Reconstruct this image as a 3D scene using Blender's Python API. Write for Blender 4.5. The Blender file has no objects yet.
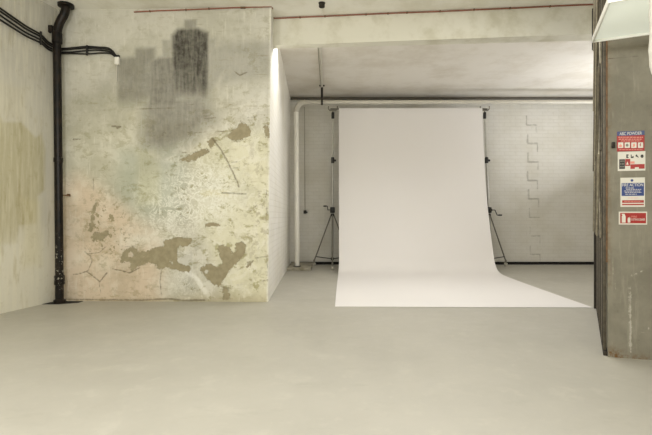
import bpy, math, random
import numpy as np
from mathutils import Matrix, Vector

random.seed(4)
rng = np.random.default_rng(7)
S = bpy.context.scene
COL = S.collection

# ------------------------------------------------------------------ camera
F, CX, CY, H = 440.0, 330.0, 216.0, 1.0
cam = bpy.data.cameras.new('camera')
cam.sensor_width = 36.0
cam.lens = F / 652 * 36
cam.shift_x = (326 - CX) / 652
cam.shift_y = (CY - 217.5) / 652
co = bpy.data.objects.new('camera', cam)
co.location = (0, 0, H)
co.rotation_euler = (math.pi / 2, 0, 0)
COL.objects.link(co)
S.camera = co


def P(px, py, d):
    """point of the room at distance d in front of the camera"""
    return Vector(((px - CX) / F * d, d, H - (py - CY) / F * d))


# ------------------------------------------------------------------ node helper
def srgb(c):
    r = []
    for v in c[:3]:
        v = v / 255
        r.append(v / 12.92 if v <= .04045 else ((v + .055) / 1.055) ** 2.4)
    return tuple(r) + (1.0,)


class NT:
    def __init__(self, name):
        self.m = bpy.data.materials.new(name)
        self.m.use_nodes = True
        self.t = self.m.node_tree
        self.t.nodes.clear()
        self.out = self.t.nodes.new('ShaderNodeOutputMaterial')
        self.b = self.t.nodes.new('ShaderNodeBsdfPrincipled')
        self.t.links.new(self.b.outputs[0], self.out.inputs[0])
        self.co = None

    def link(self, a, s):
        if hasattr(a, 'is_output'):
            self.t.links.new(a, s)
        elif isinstance(a, (tuple, list)) and len(a) == 3 and s.type == 'RGBA':
            s.default_value = tuple(a) + (1.0,)
        else:
            s.default_value = a

    def obj(self):
        if not self.co:
            self.co = self.t.nodes.new('ShaderNodeTexCoord')
        return self.co.outputs['Object']

    def map(self, scale=(1, 1, 1), rot=(0, 0, 0), loc=(0, 0, 0)):
        n = self.t.nodes.new('ShaderNodeMapping')
        self.t.links.new(self.obj(), n.inputs[0])
        n.inputs['Location'].default_value = loc
        n.inputs['Rotation'].default_value = rot
        n.inputs['Scale'].default_value = scale
        return n.outputs[0]

    def noise(self, scale=5, detail=4, rough=.55, vec=None, dist=0.0):
        n = self.t.nodes.new('ShaderNodeTexNoise')
        self.link(vec or self.obj(), n.inputs['Vector'])
        n.inputs['Scale'].default_value = scale
        n.inputs['Detail'].default_value = detail
        n.inputs['Roughness'].default_value = rough
        n.inputs['Distortion'].default_value = dist
        return n.outputs[0]

    def math(self, op, a, b=0.0, clamp=False):
        n = self.t.nodes.new('ShaderNodeMath')
        n.operation = op
        n.use_clamp = clamp
        self.link(a, n.inputs[0])
        self.link(b, n.inputs[1])
        return n.outputs[0]

    def step(self, v, a, b, lo=0.0, hi=1.0):
        n = self.t.nodes.new('ShaderNodeMapRange')
        n.interpolation_type = 'SMOOTHSTEP'
        self.link(v, n.inputs[0])
        n.inputs[1].default_value = a
        n.inputs[2].default_value = b
        n.inputs[3].default_value = lo
        n.inputs[4].default_value = hi
        return n.outputs[0]

    def mix(self, fac, a, b, mode='MIX'):
        n = self.t.nodes.new('ShaderNodeMix')
        n.data_type = 'RGBA'
        n.blend_type = mode
        self.link(fac, n.inputs[0])
        self.link(a, n.inputs[6])
        self.link(b, n.inputs[7])
        return n.outputs[2]

    def attr(self, name, out='Fac'):
        n = self.t.nodes.new('ShaderNodeAttribute')
        n.attribute_name = name
        return n.outputs[out]

    def bump(self, h, strength=.3, distance=.02, normal=None):
        n = self.t.nodes.new('ShaderNodeBump')
        n.inputs['Strength'].default_value = strength
        n.inputs['Distance'].default_value = distance
        self.link(h, n.inputs['Height'])
        if normal is not None:
            self.link(normal, n.inputs['Normal'])
        return n.outputs[0]

    def done(self, color, rough=.6, normal=None, metal=0.0, spec=.5):
        self.link(color, self.b.inputs['Base Color'])
        self.link(rough, self.b.inputs['Roughness'])
        self.b.inputs['Metallic'].default_value = metal
        self.b.inputs['Specular IOR Level'].default_value = spec
        if normal is not None:
            self.link(normal, self.b.inputs['Normal'])
        return self.m


def plain(name, c, rough=.5, metal=0.0, var=.12, scale=12, spec=.5, bump=0.0):
    n = NT(name)
    v = n.noise(scale, 4, .6)
    c1 = srgb(c)
    c2 = tuple(x * (1 - var) for x in c1[:3]) + (1,)
    col = n.mix(n.step(v, .35, .65), c1, c2)
    nm = n.bump(v, bump, .01) if bump else None
    return n.done(col, rough, nm, metal, spec)


# ------------------------------------------------------------------ mesh helpers
class MB:
    def __init__(self):
        self.v, self.f = [], []

    def add(self, vs, fs):
        o = len(self.v)
        self.v += [Vector(p) for p in vs]
        self.f += [tuple(i + o for i in f) for f in fs]
        return self

    def box(self, c, s, rot=None, bev=0.0):
        """box at centre c, full sizes s, optional 3x3/4x4 rotation, chamfered edges"""
        hx, hy, hz = (a / 2 for a in s)
        b = min(bev, hx * .9, hy * .9, hz * .9)
        c = Vector(c)
        R = rot.to_3x3() if rot else Matrix.Identity(3)
        if b <= 0:
            pts = [(x, y, z) for x in (-hx, hx) for y in (-hy, hy) for z in (-hz, hz)]
            fs = [(0, 1, 3, 2), (4, 6, 7, 5), (0, 4, 5, 1), (2, 3, 7, 6), (0, 2, 6, 4), (1, 5, 7, 3)]
            return self.add([c + R @ Vector(p) for p in pts], fs)
        import bmesh
        bm = bmesh.new()
        bmesh.ops.create_cube(bm, size=1)
        for v in bm.verts:
            v.co = Vector((v.co.x * 2 * hx, v.co.y * 2 * hy, v.co.z * 2 * hz))
        bmesh.ops.bevel(bm, geom=bm.edges[:], offset=b, segments=2, profile=.5, affect='EDGES')
        bm.verts.index_update()
        self.add([c + R @ v.co for v in bm.verts], [[v.index for v in f.verts] for f in bm.faces])
        bm.free()
        return self

    def prism(self, poly, z0, z1):
        n = len(poly)
        a = sum(poly[i][0] * poly[(i + 1) % n][1] - poly[(i + 1) % n][0] * poly[i][1] for i in range(n))
        if a < 0:
            poly = poly[::-1]
        vs = [(p[0], p[1], z0) for p in poly] + [(p[0], p[1], z1) for p in poly]
        fs = [tuple(range(n - 1, -1, -1)), tuple(range(n, 2 * n))]
        fs += [(i, (i + 1) % n, (i + 1) % n + n, i + n) for i in range(n)]
        return self.add(vs, fs)

    def tube(self, pts, r, n=12, cap=True):
        pts = [Vector(p) for p in pts]
        rs = r if isinstance(r, (list, tuple)) else [r] * len(pts)
        rings = []
        up = None
        for i, p in enumerate(pts):
            t = (pts[min(i + 1, len(pts) - 1)] - pts[max(i - 1, 0)]).normalized()
            if up is None:
                up = t.orthogonal().normalized()
            else:
                up = (up - t * up.dot(t)).normalized()
            w = t.cross(up)
            rings.append([p + (up * math.cos(2 * math.pi * k / n) + w * math.sin(2 * math.pi * k / n)) * rs[i]
                          for k in range(n)])
        vs = [q for ring in rings for q in ring]
        fs = []
        for i in range(len(pts) - 1):
            for k in range(n):
                k2 = (k + 1) % n
                fs.append((i * n + k, i * n + k2, (i + 1) * n + k2, (i + 1) * n + k))
        if cap:
            fs.append(tuple(range(n - 1, -1, -1)))
            fs.append(tuple((len(pts) - 1) * n + k for k in range(n)))
        return self.add(vs, fs)

    def lathe(self, prof, c, axis=(0, 0, 1), n=20):
        """prof = list of (radius, height) along axis from c"""
        c = Vector(c)
        a = Vector(axis).normalized()
        return self.tube([c + a * h for _, h in prof], [max(r, 1e-4) for r, _ in prof], n)

    def build(self, name, mat, parent=None, smooth=True, matrix=None):
        """verts are in room coordinates; they become local to the parent"""
        me = bpy.data.meshes.new(name)
        vs = self.v
        if parent is not None and matrix is None:
            inv = parent.get('_inv')
            M = WORLD[parent.name].inverted()
            vs = [M @ v for v in vs]
        me.from_pydata([tuple(v) for v in vs], [], self.f)
        me.materials.append(mat)
        if smooth:
            me.shade_smooth()
            try:
                me.set_sharp_from_angle(angle=math.radians(35))
            except Exception:
                pass
        me.update()
        o = bpy.data.objects.new(name, me)
        COL.objects.link(o)
        if parent is not None:
            o.parent = parent
            WORLD[o.name] = WORLD[parent.name].copy()
        else:
            WORLD[o.name] = Matrix.Identity(4)
        return o


WORLD = {}


def thing(name, label, cat, loc=(0, 0, 0), rz=0.0, group=None):
    o = bpy.data.objects.new(name, None)
    o.empty_display_size = .1
    COL.objects.link(o)
    o.location = loc
    o.rotation_euler = (0, 0, rz)
    WORLD[o.name] = Matrix.Translation(Vector(loc)) @ Matrix.Rotation(rz, 4, 'Z')
    return tag(o, label, cat, group)


def tag(o, label, cat, group=None):
    o['label'] = label
    o['category'] = cat
    if group:
        o['group'] = group
    return o


def single(mb, name, mat, label, cat, base, group=None):
    """a thing that is one mesh, with its origin at its base"""
    me_o = mb.build(name, mat)
    b = Vector(base)
    me_o.data.transform(Matrix.Translation(-b))
    me_o.location = b
    WORLD[me_o.name] = Matrix.Translation(b)
    return tag(me_o, label, cat, group)


def struct(o):
    o['kind'] = 'structure'
    return o


def smooth_path(pts, k=6):
    pts = [Vector(p) for p in pts]
    out = []
    for i in range(len(pts) - 1):
        p0, p1, p2, p3 = pts[max(i - 1, 0)], pts[i], pts[i + 1], pts[min(i + 2, len(pts) - 1)]
        for j in range(k):
            t = j / k
            out.append(.5 * ((2 * p1) + (p2 - p0) * t + (2 * p0 - 5 * p1 + 4 * p2 - p3) * t * t
                             + (3 * p1 - p0 - 3 * p2 + p3) * t ** 3))
    out.append(pts[-1])
    return out


# ------------------------------------------------------------------ fields for wear and stains
def sd_poly(X, Y, poly):
    """signed distance, positive inside"""
    d = np.full(X.shape, 1e9)
    inside = np.zeros(X.shape, bool)
    n = len(poly)
    for i in range(n):
        ax, ay = poly[i]
        bx, by = poly[(i + 1) % n]
        ex, ey = bx - ax, by - ay
        wx, wy = X - ax, Y - ay
        t = np.clip((wx * ex + wy * ey) / (ex * ex + ey * ey + 1e-9), 0, 1)
        d = np.minimum(d, (wx - ex * t) ** 2 + (wy - ey * t) ** 2)
        c = ((ay > Y) != (by > Y)) & (X < (bx - ax) * (Y - ay) / (by - ay + 1e-12) + ax)
        inside ^= c
    d = np.sqrt(d)
    return np.where(inside, d, -d)


def d_line(X, Y, pts):
    d = np.full(X.shape, 1e9)
    for (ax, ay), (bx, by) in zip(pts[:-1], pts[1:]):
        ex, ey = bx - ax, by - ay
        wx, wy = X - ax, Y - ay
        t = np.clip((wx * ex + wy * ey) / (ex * ex + ey * ey + 1e-9), 0, 1)
        d = np.minimum(d, (wx - ex * t) ** 2 + (wy - ey * t) ** 2)
    return np.sqrt(d)


def ss(v, a, b):
    t = np.clip((v - a) / (b - a), 0, 1)
    return t * t * (3 - 2 * t)


def box_f(X, Y, x0, y0, x1, y1, soft):
    return ss(np.minimum(np.minimum(X - x0, x1 - X), np.minimum(Y - y0, y1 - Y)), -soft, soft)


def blob(X, Y, cx, cy, rx, ry):
    return np.exp(-((X - cx) / rx) ** 2 - ((Y - cy) / ry) ** 2)


def set_attr(me, name, arr):
    a = me.attributes.new(name, 'FLOAT', 'POINT')
    a.data.foreach_set('value', np.asarray(arr, np.float32).ravel())


def set_col(me, name, arr):
    a = me.attributes.new(name, 'FLOAT_COLOR', 'POINT')
    c = np.ones((arr.shape[0], 4), np.float32)
    c[:, :3] = arr
    a.data.foreach_set('color', c.ravel())


def lin(c):
    return np.array(srgb(c)[:3])


def grid_verts(c00, c10, c01, c11, nu, nv):
    """bilinear patch: c00 bottom start, c10 bottom end, c01 top start, c11 top end"""
    u = np.linspace(0, 1, nu)
    v = np.linspace(0, 1, nv)
    U, V = np.meshgrid(u, v)
    U, V = U.ravel()[:, None], V.ravel()[:, None]
    c00, c10, c01, c11 = (np.array(c) for c in (c00, c10, c01, c11))
    pts = c00 * (1 - U) * (1 - V) + c10 * U * (1 - V) + c01 * (1 - U) * V + c11 * U * V
    fs = [(j * nu + i, j * nu + i + 1, (j + 1) * nu + i + 1, (j + 1) * nu + i)
          for j in range(nv - 1) for i in range(nu - 1)]
    return pts, fs, U[:, 0], V[:, 0]


def grid_obj(name, parts, mats):
    """parts = list of (pts, faces, material index)"""
    vs, fs, mi = [], [], []
    for pts, f, m in parts:
        o = len(vs)
        vs += [tuple(p) for p in pts]
        fs += [tuple(i + o for i in q) for q in f]
        mi += [m] * len(f)
    me = bpy.data.meshes.new(name)
    me.from_pydata(vs, [], fs)
    for m in mats:
        me.materials.append(m)
    me.polygons.foreach_set('material_index', mi)
    me.update()
    o = bpy.data.objects.new(name, me)
    COL.objects.link(o)
    WORLD[o.name] = Matrix.Identity(4)
    return o


# ------------------------------------------------------------------ materials
def mat_peeling():
    n = NT('peeling_painted_plaster')
    px = n.attr('pigment', 'Color')
    bare, soot_dark, crack = n.attr('bare'), n.attr('soot_dark'), n.attr('crack')
    cloud = n.noise(2.2, 8, .62)
    fine = n.noise(14, 8, .65)
    grain = n.noise(70, 4, .6)
    streakh = n.noise(6, 6, .6, n.map((.8, 1, 6)))
    streakv = n.noise(5, 6, .65, n.map((7, 1, .7)))
    sh = n.noise(1.7, 3, .5, n.map((1, 1, 1), (0, 0, 0), (3.1, 0, 1.7)))
    c = n.mix(n.step(cloud, .42, .62, 0, .55), px, n.mix(1.0, px, srgb((222, 222, 214)), 'MULTIPLY'))
    flake = n.noise(4.2, 10, .72, None, .5)
    c = n.mix(n.math('MULTIPLY', n.step(flake, .535, .56, 0, .34), n.attr('flaky')), c, srgb((238, 236, 226)))
    flake2 = n.noise(5.5, 10, .74, n.map((1, 1, 1.5), (0, 0, 0), (7, 0, 4)), .3)
    c = n.mix(n.math('MULTIPLY', n.step(flake2, .555, .58), n.attr('flaky'), True), c, n.mix(1.0, c, srgb((212, 209, 188)), 'MULTIPLY'))
    c = n.mix(n.step(fine, .50, .70, 0, .35), c, n.mix(1.0, c, srgb((206, 202, 180)), 'MULTIPLY'))
    c = n.mix(n.step(streakh, .57, .70, 0, .32), c, n.mix(1.0, c, srgb((200, 192, 164)), 'MULTIPLY'))
    c = n.mix(n.step(streakv, .56, .68, 0, .30), c, srgb((232, 230, 220)))
    # whitish scraped veins where the attribute says the wall was scraped
    vein = n.noise(9, 7, .7, None, 1.6)
    ridge = n.math('ABSOLUTE', n.math('SUBTRACT', vein, .5))
    c = n.mix(n.math('MULTIPLY', n.step(ridge, .05, .0), n.attr('scrape'), True), c, srgb((240, 240, 230)))
    # small chips of lost paint
    chip = n.math('MULTIPLY', n.step(n.noise(13, 6, .72), .555, .575), n.attr('chip'), True)
    c = n.mix(chip, c, srgb((156, 146, 116)))
    # soot, damp and the darkened top corner
    sv = n.math('MULTIPLY', soot_dark, n.math('ADD', n.step(streakv, .32, .68, .86, 1.08), n.step(fine, .35, .68, .06, -.16)), True)
    c = n.mix(sv, c, srgb((72, 69, 62)))
    # bare render where paint has fallen
    e = n.math('ADD', n.math('ADD', bare, .5), n.math('MULTIPLY', n.math('SUBTRACT', n.noise(19, 9, .76), .5), 13.0))
    bm = n.step(e, -.35, .35)
    bcol = n.mix(n.step(fine, .3, .7), srgb((166, 157, 130)), srgb((148, 139, 112)))
    c = n.mix(bm, c, bcol)
    # cracks
    cw = n.math('ADD', crack, n.math('MULTIPLY', n.math('SUBTRACT', n.noise(30, 4, .7), .5), 2.2))
    cm = n.step(cw, 1.55, .5)
    c = n.mix(n.math('MULTIPLY', cm, .68), c, srgb((112, 102, 78)))
    h = n.math('ADD', n.math('MULTIPLY', fine, .35), n.math('MULTIPLY', grain, .18))
    h = n.math('SUBTRACT', h, n.math('MULTIPLY', bm, .45))
    h = n.math('SUBTRACT', h, n.math('MULTIPLY', cm, .5))
    return n.done(c, .75, n.bump(h, .6, .014), 0, .25)


def mat_leftwall():
    n = NT('streaked_painted_plaster')
    px = n.attr('pigment', 'Color')
    fine = n.noise(12, 8, .65)
    sv = n.noise(4, 7, .68, n.map((7, 7, .55)))
    c = n.mix(n.step(sv, .42, .68, 0, .30), px, srgb((232, 228, 208)))
    c = n.mix(n.step(n.noise(3.2, 8, .65, n.map((4, 4, .7))), .52, .68, 0, .38), c,
              n.mix(1.0, c, srgb((200, 190, 152)), 'MULTIPLY'))
    c = n.mix(n.step(fine, .55, .7, 0, .22), c, n.mix(1.0, c, srgb((208, 200, 172)), 'MULTIPLY'))
    return n.done(c, .75, n.bump(n.math('ADD', n.math('MULTIPLY', fine, .4), n.math('MULTIPLY', sv, .5)), .25, .012), 0, .25)


def mat_brick(name, col, seam=False, rot=(math.pi / 2, 0, 0), strength=.35):
    n = NT(name)
    b = n.t.nodes.new('ShaderNodeTexBrick')
    n.t.links.new(n.map((1, 1, 1), rot), b.inputs['Vector'])
    b.inputs['Scale'].default_value = 1
    b.inputs['Brick Width'].default_value = .225
    b.inputs['Row Height'].default_value = .075
    b.inputs['Mortar Size'].default_value = .007
    b.inputs['Mortar Smooth'].default_value = .6
    for k in ('Color1', 'Color2'):
        b.inputs[k].default_value = (1, 1, 1, 1)
    b.inputs['Mortar'].default_value = (0, 0, 0, 1)
    fine = n.noise(9, 6, .6)
    c = n.mix(n.step(n.noise(2.0, 5, .6), .35, .7, 0, .6), srgb(col),
              n.mix(1.0, srgb(col), srgb((238, 236, 228)), 'MULTIPLY'))
    c = n.mix(n.math('MULTIPLY', n.math('SUBTRACT', 1.0, b.outputs['Color']), .12), c, srgb((150, 144, 128)))
    h = n.math('ADD', b.outputs['Color'], n.math('MULTIPLY', fine, .6))
    if seam:
        d = n.math('ADD', n.attr('seam'), n.math('MULTIPLY', n.math('SUBTRACT', n.noise(12, 3, .6), .5), .035))
        sm = n.step(d, .026, .006)
        c = n.mix(n.math('MULTIPLY', sm, .42), c, srgb((110, 104, 90)))
        h = n.math('SUBTRACT', h, sm)
    return n.done(c, .6, n.bump(h, strength, .016), 0, .35)


def mat_plaster(name, col, dark=(190, 184, 164), scale=2.5, amount=.5, bump=.15, rough=.75):
    n = NT(name)
    a = n.noise(scale, 7, .62)
    f = n.noise(18, 5, .6)
    c = n.mix(n.step(a, .42, .68, 0, amount), srgb(col), n.mix(1.0, srgb(col), srgb(dark), 'MULTIPLY'))
    return n.done(c, rough, n.bump(n.math('ADD', n.math('MULTIPLY', a, .5), n.math('MULTIPLY', f, .3)), bump, .012), 0, .25)


def mat_floor():
    n = NT('grey_painted_concrete_floor')
    a = n.noise(.9, 6, .6)
    b = n.noise(5, 8, .7)
    f = n.noise(60, 3, .6)
    c = n.mix(n.step(a, .35, .68), srgb((174, 171, 161)), srgb((167, 164, 154)))
    c = n.mix(n.step(b, .50, .68, 0, .45), c, srgb((186, 183, 172)))
    c = n.mix(n.step(n.noise(2.4, 8, .7, n.map((1, 2.5, 1))), .56, .70, 0, .30), c, srgb((156, 153, 142)))
    r = n.step(b, .3, .7, .40, .56)
    return n.done(c, r, n.bump(n.math('ADD', n.math('MULTIPLY', b, .5), n.math('MULTIPLY', f, .12)), .07, .01), 0, .35)


def mat_concrete():
    n = NT('pier_concrete')
    a = n.noise(2.6, 8, .65)
    f = n.noise(22, 7, .68)
    st = n.noise(5, 6, .65, n.map((6, 6, .6)))
    c = n.mix(n.step(a, .35, .68), srgb((141, 137, 123)), srgb((122, 118, 105)))
    c = n.mix(n.step(st, .55, .72, 0, .45), c, srgb((164, 160, 146)))
    c = n.mix(n.step(f, .60, .72, 0, .45), c, srgb((108, 104, 92)))
    jd = n.attr('joint')
    jm = n.step(n.math('ADD', jd, n.math('MULTIPLY', n.math('SUBTRACT', f, .5), .012)), .007, .001)
    c = n.mix(n.math('MULTIPLY', jm, .7), c, srgb((84, 80, 70)))
    sc = n.step(n.math('ADD', n.attr('scratch'), n.math('MULTIPLY', n.math('SUBTRACT', n.noise(40, 4, .7), .5), .03)), .010, .001)
    c = n.mix(n.math('MULTIPLY', sc, .65), c, srgb((196, 192, 180)))
    ru = n.math('MULTIPLY', n.attr('rust'), n.step(n.noise(16, 6, .7), .40, .60), True)
    c = n.mix(ru, c, srgb((112, 84, 52)))
    h = n.math('SUBTRACT', n.math('MULTIPLY', f, .5), jm)
    return n.done(c, .8, n.bump(h, .3, .01), 0, .25)


M = {}
M['peel'] = mat_peeling()
M['left'] = mat_leftwall()
M['brick'] = mat_brick('white_painted_brick', (218, 216, 209), True, strength=.45)
M['brick_side'] = mat_brick('white_painted_brick_return', (238, 236, 229), False, (0, math.pi / 2, math.pi / 2), .35)
M['ceiling'] = mat_plaster('cream_painted_ceiling', (236, 234, 225), (224, 221, 209))
M['alcove_ceiling'] = mat_plaster('white_painted_vault', (226, 222, 214), (222, 217, 206), 1.6, .5, .06)
M['beam'] = mat_plaster('cream_painted_beam', (222, 220, 206), (212, 208, 190), 3.5, .5, .2)
M['plain'] = mat_plaster('cream_wall', (190, 184, 164))
M['floor'] = mat_floor()
M['pier'] = mat_concrete()
M['plinth'] = mat_plaster('plinth_concrete', (160, 155, 140), (170, 165, 150), 8, .6, .3)
M['paper'] = plain('white_background_paper', (224, 221, 219), .8, 0, .015, .6, .15)
M['black'] = plain('black_plastic', (26, 25, 24), .45, 0, .3)
def mat_iron():
    n = NT('black_cast_iron')
    f = n.noise(14, 5, .6)
    sep = n.t.nodes.new('ShaderNodeSeparateXYZ')
    n.t.links.new(n.obj(), sep.inputs[0])
    lowz = n.math('MULTIPLY', n.step(sep.outputs[2], .85, .55), n.step(sep.outputs[2], .1, .3), True)
    c = n.mix(n.step(f, .4, .65), srgb((15, 13, 11)), srgb((34, 26, 19)))
    fl = n.math('MULTIPLY', n.step(n.noise(34, 3, .6), .60, .64), lowz, True)
    c = n.mix(fl, c, srgb((150, 146, 134)))
    return n.done(c, .42, n.bump(f, .15, .01), 0, .25)


M['iron'] = mat_iron()
M['gap'] = plain('dark_gap', (24, 22, 19), .9, 0, .4)
M['cable'] = plain('black_cable', (30, 28, 25), .5, 0, .3)
M['chrome'] = plain('chromed_steel', (186, 184, 176), .35, .45, .1)
M['steel'] = plain('dull_steel', (132, 128, 118), .45, .4, .2)
M['cord'] = plain('grey_cord', (158, 153, 138), .6, 0, .1)
M['darkpipe'] = plain('dark_grey_pipe', (82, 76, 66), .5, 0, .2)
M['white'] = plain('white_gloss_paint', (230, 228, 219), .45, 0, .05)
M['whitepipe'] = plain('cream_painted_pipe', (196, 192, 180), .5, 0, .06)
M['red'] = plain('red_brown_cable', (150, 92, 66), .5, 0, .25, 30)
M['lamp'] = plain('white_enamel', (234, 238, 226), .4, 0, .03, 3)
_b = M['lamp'].node_tree.nodes['Principled BSDF']
_b.inputs['Emission Color'].default_value = (.93, 1.0, .88, 1)
_b.inputs['Emission Strength'].default_value = .22
M['lampbox'] = plain('white_plastic_housing', (214, 211, 202), .5, 0, .05)
M['rim'] = plain('white_enamel_rim', (240, 240, 234), .4, 0, .03, 3)
M['lag'] = plain('white_lagging', (206, 203, 194), .85, 0, .08, 30, .2, .6)
M['gate'] = plain('grimy_gate_steel', (104, 97, 83), .55, .3, .35, 22)
M['gate_light'] = plain('worn_gate_steel', (138, 130, 113), .5, .3, .3, 22)
M['gate_pale'] = plain('pale_gate_steel', (176, 168, 148), .5, .3, .3, 22)
M['gate_dark'] = plain('dark_gate_channel', (52, 46, 38), .7, .2, .4, 22)
M['rust'] = plain('rusty_brown_steel', (118, 90, 62), .7, .1, .35, 26)
M['sign_white'] = plain('sign_white', (218, 215, 204), .4, 0, .03)
M['sign_red'] = plain('sign_red', (164, 40, 34), .4, 0, .06)
M['sign_blue'] = plain('sign_blue', (40, 64, 126), .4, 0, .06)
M['sign_navy'] = plain('sign_navy', (66, 78, 122), .4, 0, .06)
M['sign_black'] = plain('sign_black', (44, 42, 38), .4, 0, .1)
M['sign_pink'] = plain('sign_pale_red', (226, 150, 134), .4, 0, .05)

CEIL = 3.43

# ------------------------------------------------------------------ room shell
# floor
me = MB().prism([(-7, -3.6), (7.2, -3.6), (7.2, 9.3), (-7, 9.3)], -.12, 0.0)
struct(me.build('floor', M['floor'], smooth=False))
struct(MB().prism([(-7, -3.6), (7.2, -3.6), (7.2, 5.45), (-7, 5.45)], CEIL, CEIL + .15).build('ceiling', M['ceiling'], smooth=False))
struct(MB().prism([(-1.2, 5.45), (7.2, 5.45), (7.2, 9.3), (-1.2, 9.3)], CEIL, CEIL + .15).build('ceiling_alcove', M['alcove_ceiling'], smooth=False))

# ---- front face of the block of wall with peeling paint (plus its white brick return)
C0 = (-3.21, 5.18)                       # corner with the left wall
R_BOT, R_TOP = (-.721, 5.12), (-.686, 5.12)
nu, nv = 214, 296
pts, fs, U, V = grid_verts((C0[0], C0[1], 0), (R_BOT[0], R_BOT[1], 0), (C0[0], C0[1], CEIL), (R_TOP[0], R_TOP[1], CEIL), nu, nv)
X = 57 + U * (268 - 57) + V * U * 3.2    # wear-map units: 1/85 m across the wall
Y = 216 - (V * CEIL - 1) * F / 5.15
bare_polys = [
    [(121, 262), (123, 254), (127, 249), (134, 247.5), (138, 252), (146, 252), (152, 250), (158, 247), (164, 246), (165, 241), (172, 239),
     (179, 237.5), (191, 239), (190, 245), (180, 246), (177, 250), (178, 257), (176, 261), (183, 264), (191, 267), (190, 271), (182, 271),
     (172, 268), (165, 267), (160, 269), (156, 265), (150, 263), (144, 264), (137, 267), (133, 271), (130, 267), (132, 263), (127, 261)],
    [(219, 247), (223, 245.5), (229, 248), (232, 254), (236, 250), (236, 243), (242, 242), (246, 245), (245, 251), (241, 259), (236, 263),
     (231, 267), (228, 273), (224, 279), (219, 287), (210, 280), (206, 276), (201, 270), (203, 266), (211, 265), (219, 267), (224, 264), (220, 256)],
    [(92, 236), (97, 233), (108, 231.5), (107, 236), (100, 240), (94, 241)],
    [(92, 216), (95, 203), (96.5, 203), (94, 218), (91, 228), (89.5, 226)],
    [(90, 224), (93, 221), (94, 226), (91, 232), (89, 230)],
    [(227, 138), (232, 131), (238, 128), (241, 122), (246, 124), (251, 130), (250, 136), (243, 140), (234, 142)],
    [(264, 127), (269, 125), (269, 138), (265, 138)],
    [(208, 142), (213, 137.5), (217, 141), (216, 146), (211, 148)],
    [(180, 160), (194, 152), (206, 148), (209, 152), (201, 158), (188, 162)],
    [(203, 224), (219, 222.5), (221, 226), (206, 227)],
    [(222, 285), (230, 287), (231, 300), (222, 300)],
    [(248, 263), (253, 261), (252, 266), (247, 267)],
]
weights = [0, 0, 0, 0, 0, -.6, -.4, -.6, -.8, -.8, -1.6, -.6]
bare = np.full(X.shape, -30.0)
for poly, w in zip(bare_polys, weights):
    bare = np.maximum(bare, sd_poly(X, Y, poly) + w)
for hx, hy, hr in ((131, 255, 3.2), (172, 262, 1.5), (207, 272, 1.8), (144, 257, 0.8)):     # islands of paint left inside
    bare = np.minimum(bare, np.hypot(X - hx, Y - hy) - hr)
cracks = [
    ([(213, 139), (220, 148), (226, 158), (232, 170), (238, 183), (239, 187)], .25),
    ([(222, 193), (246, 194)], .4), ([(137, 109), (158, 108.5), (180, 108)], .7), ([(112, 126), (120, 126.5)], .2),
    ([(117, 128), (121, 126.5)], .2), ([(98, 110), (126, 110)], 1.0), ([(73, 139), (80, 139)], .3), ([(93.5, 178), (93.5, 190)], .6),
    ([(85, 252), (90, 256), (92, 262), (88, 271), (80, 274), (73, 275)], .6), ([(89, 254), (99, 253), (107, 246)], .7),
    ([(87, 272), (95, 278), (100, 282), (107, 273)], .45), ([(99, 281), (101, 294)], .8), ([(83, 239), (90, 252)], .9),
    ([(113, 269), (122, 271), (130, 273), (140, 268)], .5), ([(66, 300), (140, 300.3), (170, 299)], .3), ([(170, 299), (185, 300.5), (205, 300)], .1),
    ([(162, 270), (160.5, 282), (162, 296)], .6), ([(185, 105), (205, 104)], .9), ([(205, 119), (216, 118)], .6), ([(248, 118), (256, 117.5)], .7),
    ([(229, 163), (238, 162)], .7), ([(234, 168), (240, 168)], .6), ([(216, 132), (228, 131)], .7), ([(194, 133), (206, 132)], .8),
    ([(190, 251), (200, 252)], 1.1), ([(255, 258), (268, 256)], .7), ([(258, 270), (268, 272)], .9), ([(262, 281), (269, 279)], .8),
    ([(235, 72), (240, 76), (247, 73)], .5), ([(244, 233), (262, 232)], 1.2), ([(250, 212), (256, 206), (263, 208)], .8),
    ([(230, 285), (248, 284)], 1.2), ([(178, 153), (190, 152), (204, 152)], .9), ([(266, 190), (267, 215)], .9), ([(266, 256), (268, 270)], .7),
    ([(150, 205), (152, 212)], 1.2), ([(125, 247), (136, 246)], .9), ([(128, 246), (121, 247)], .9), ([(268, 120), (267, 300)], 1.15)]
crack = np.full(X.shape, 30.0)
for ln, w in cracks:
    crack = np.minimum(crack, d_line(X, Y, ln) + w)
soot_dark = .93 * np.clip(sd_poly(X, Y, [(172, 36), (178, 29), (198, 28), (209, 33), (209.5, 60), (209, 108), (196, 114), (182, 114), (173, 108), (172, 60)]) / 4.5 + .45, 0, 1) * ss(Y, 116, 84) * (1 - .12 * ss(Y, 60, 95))
soot_dark = np.maximum(soot_dark, .50 * box_f(X, Y, 185, 20, 197, 34, 1.6))
soot_dark = np.maximum(soot_dark, .34 * box_f(X, Y, 163, 40, 173, 62, 1.6))
soot_dark = np.maximum(soot_dark, .66 * ss(sd_poly(X, Y, [(149, 60), (158, 57), (176, 55), (180, 120), (148, 120)]), -2.5, 4) * ss(Y, 126, 100))
soot_dark = np.maximum(soot_dark, .54 * ss(sd_poly(X, Y, [(117, 58), (135, 56), (136, 48), (156, 47), (157, 116), (117, 116)]), -3, 3.5) * ss(Y, 118, 92))
soot_dark = np.maximum(soot_dark, .36 * ss(sd_poly(X, Y, [(204, 38), (217, 38), (218, 46), (227, 46), (228, 70), (214, 90), (204, 104)]), -4, 5))
soot_dark = np.maximum(soot_dark, .34 * ss(sd_poly(X, Y, [(222, 44), (270, 44), (270, 74), (240, 80), (222, 84)]), -9, 6))
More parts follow.
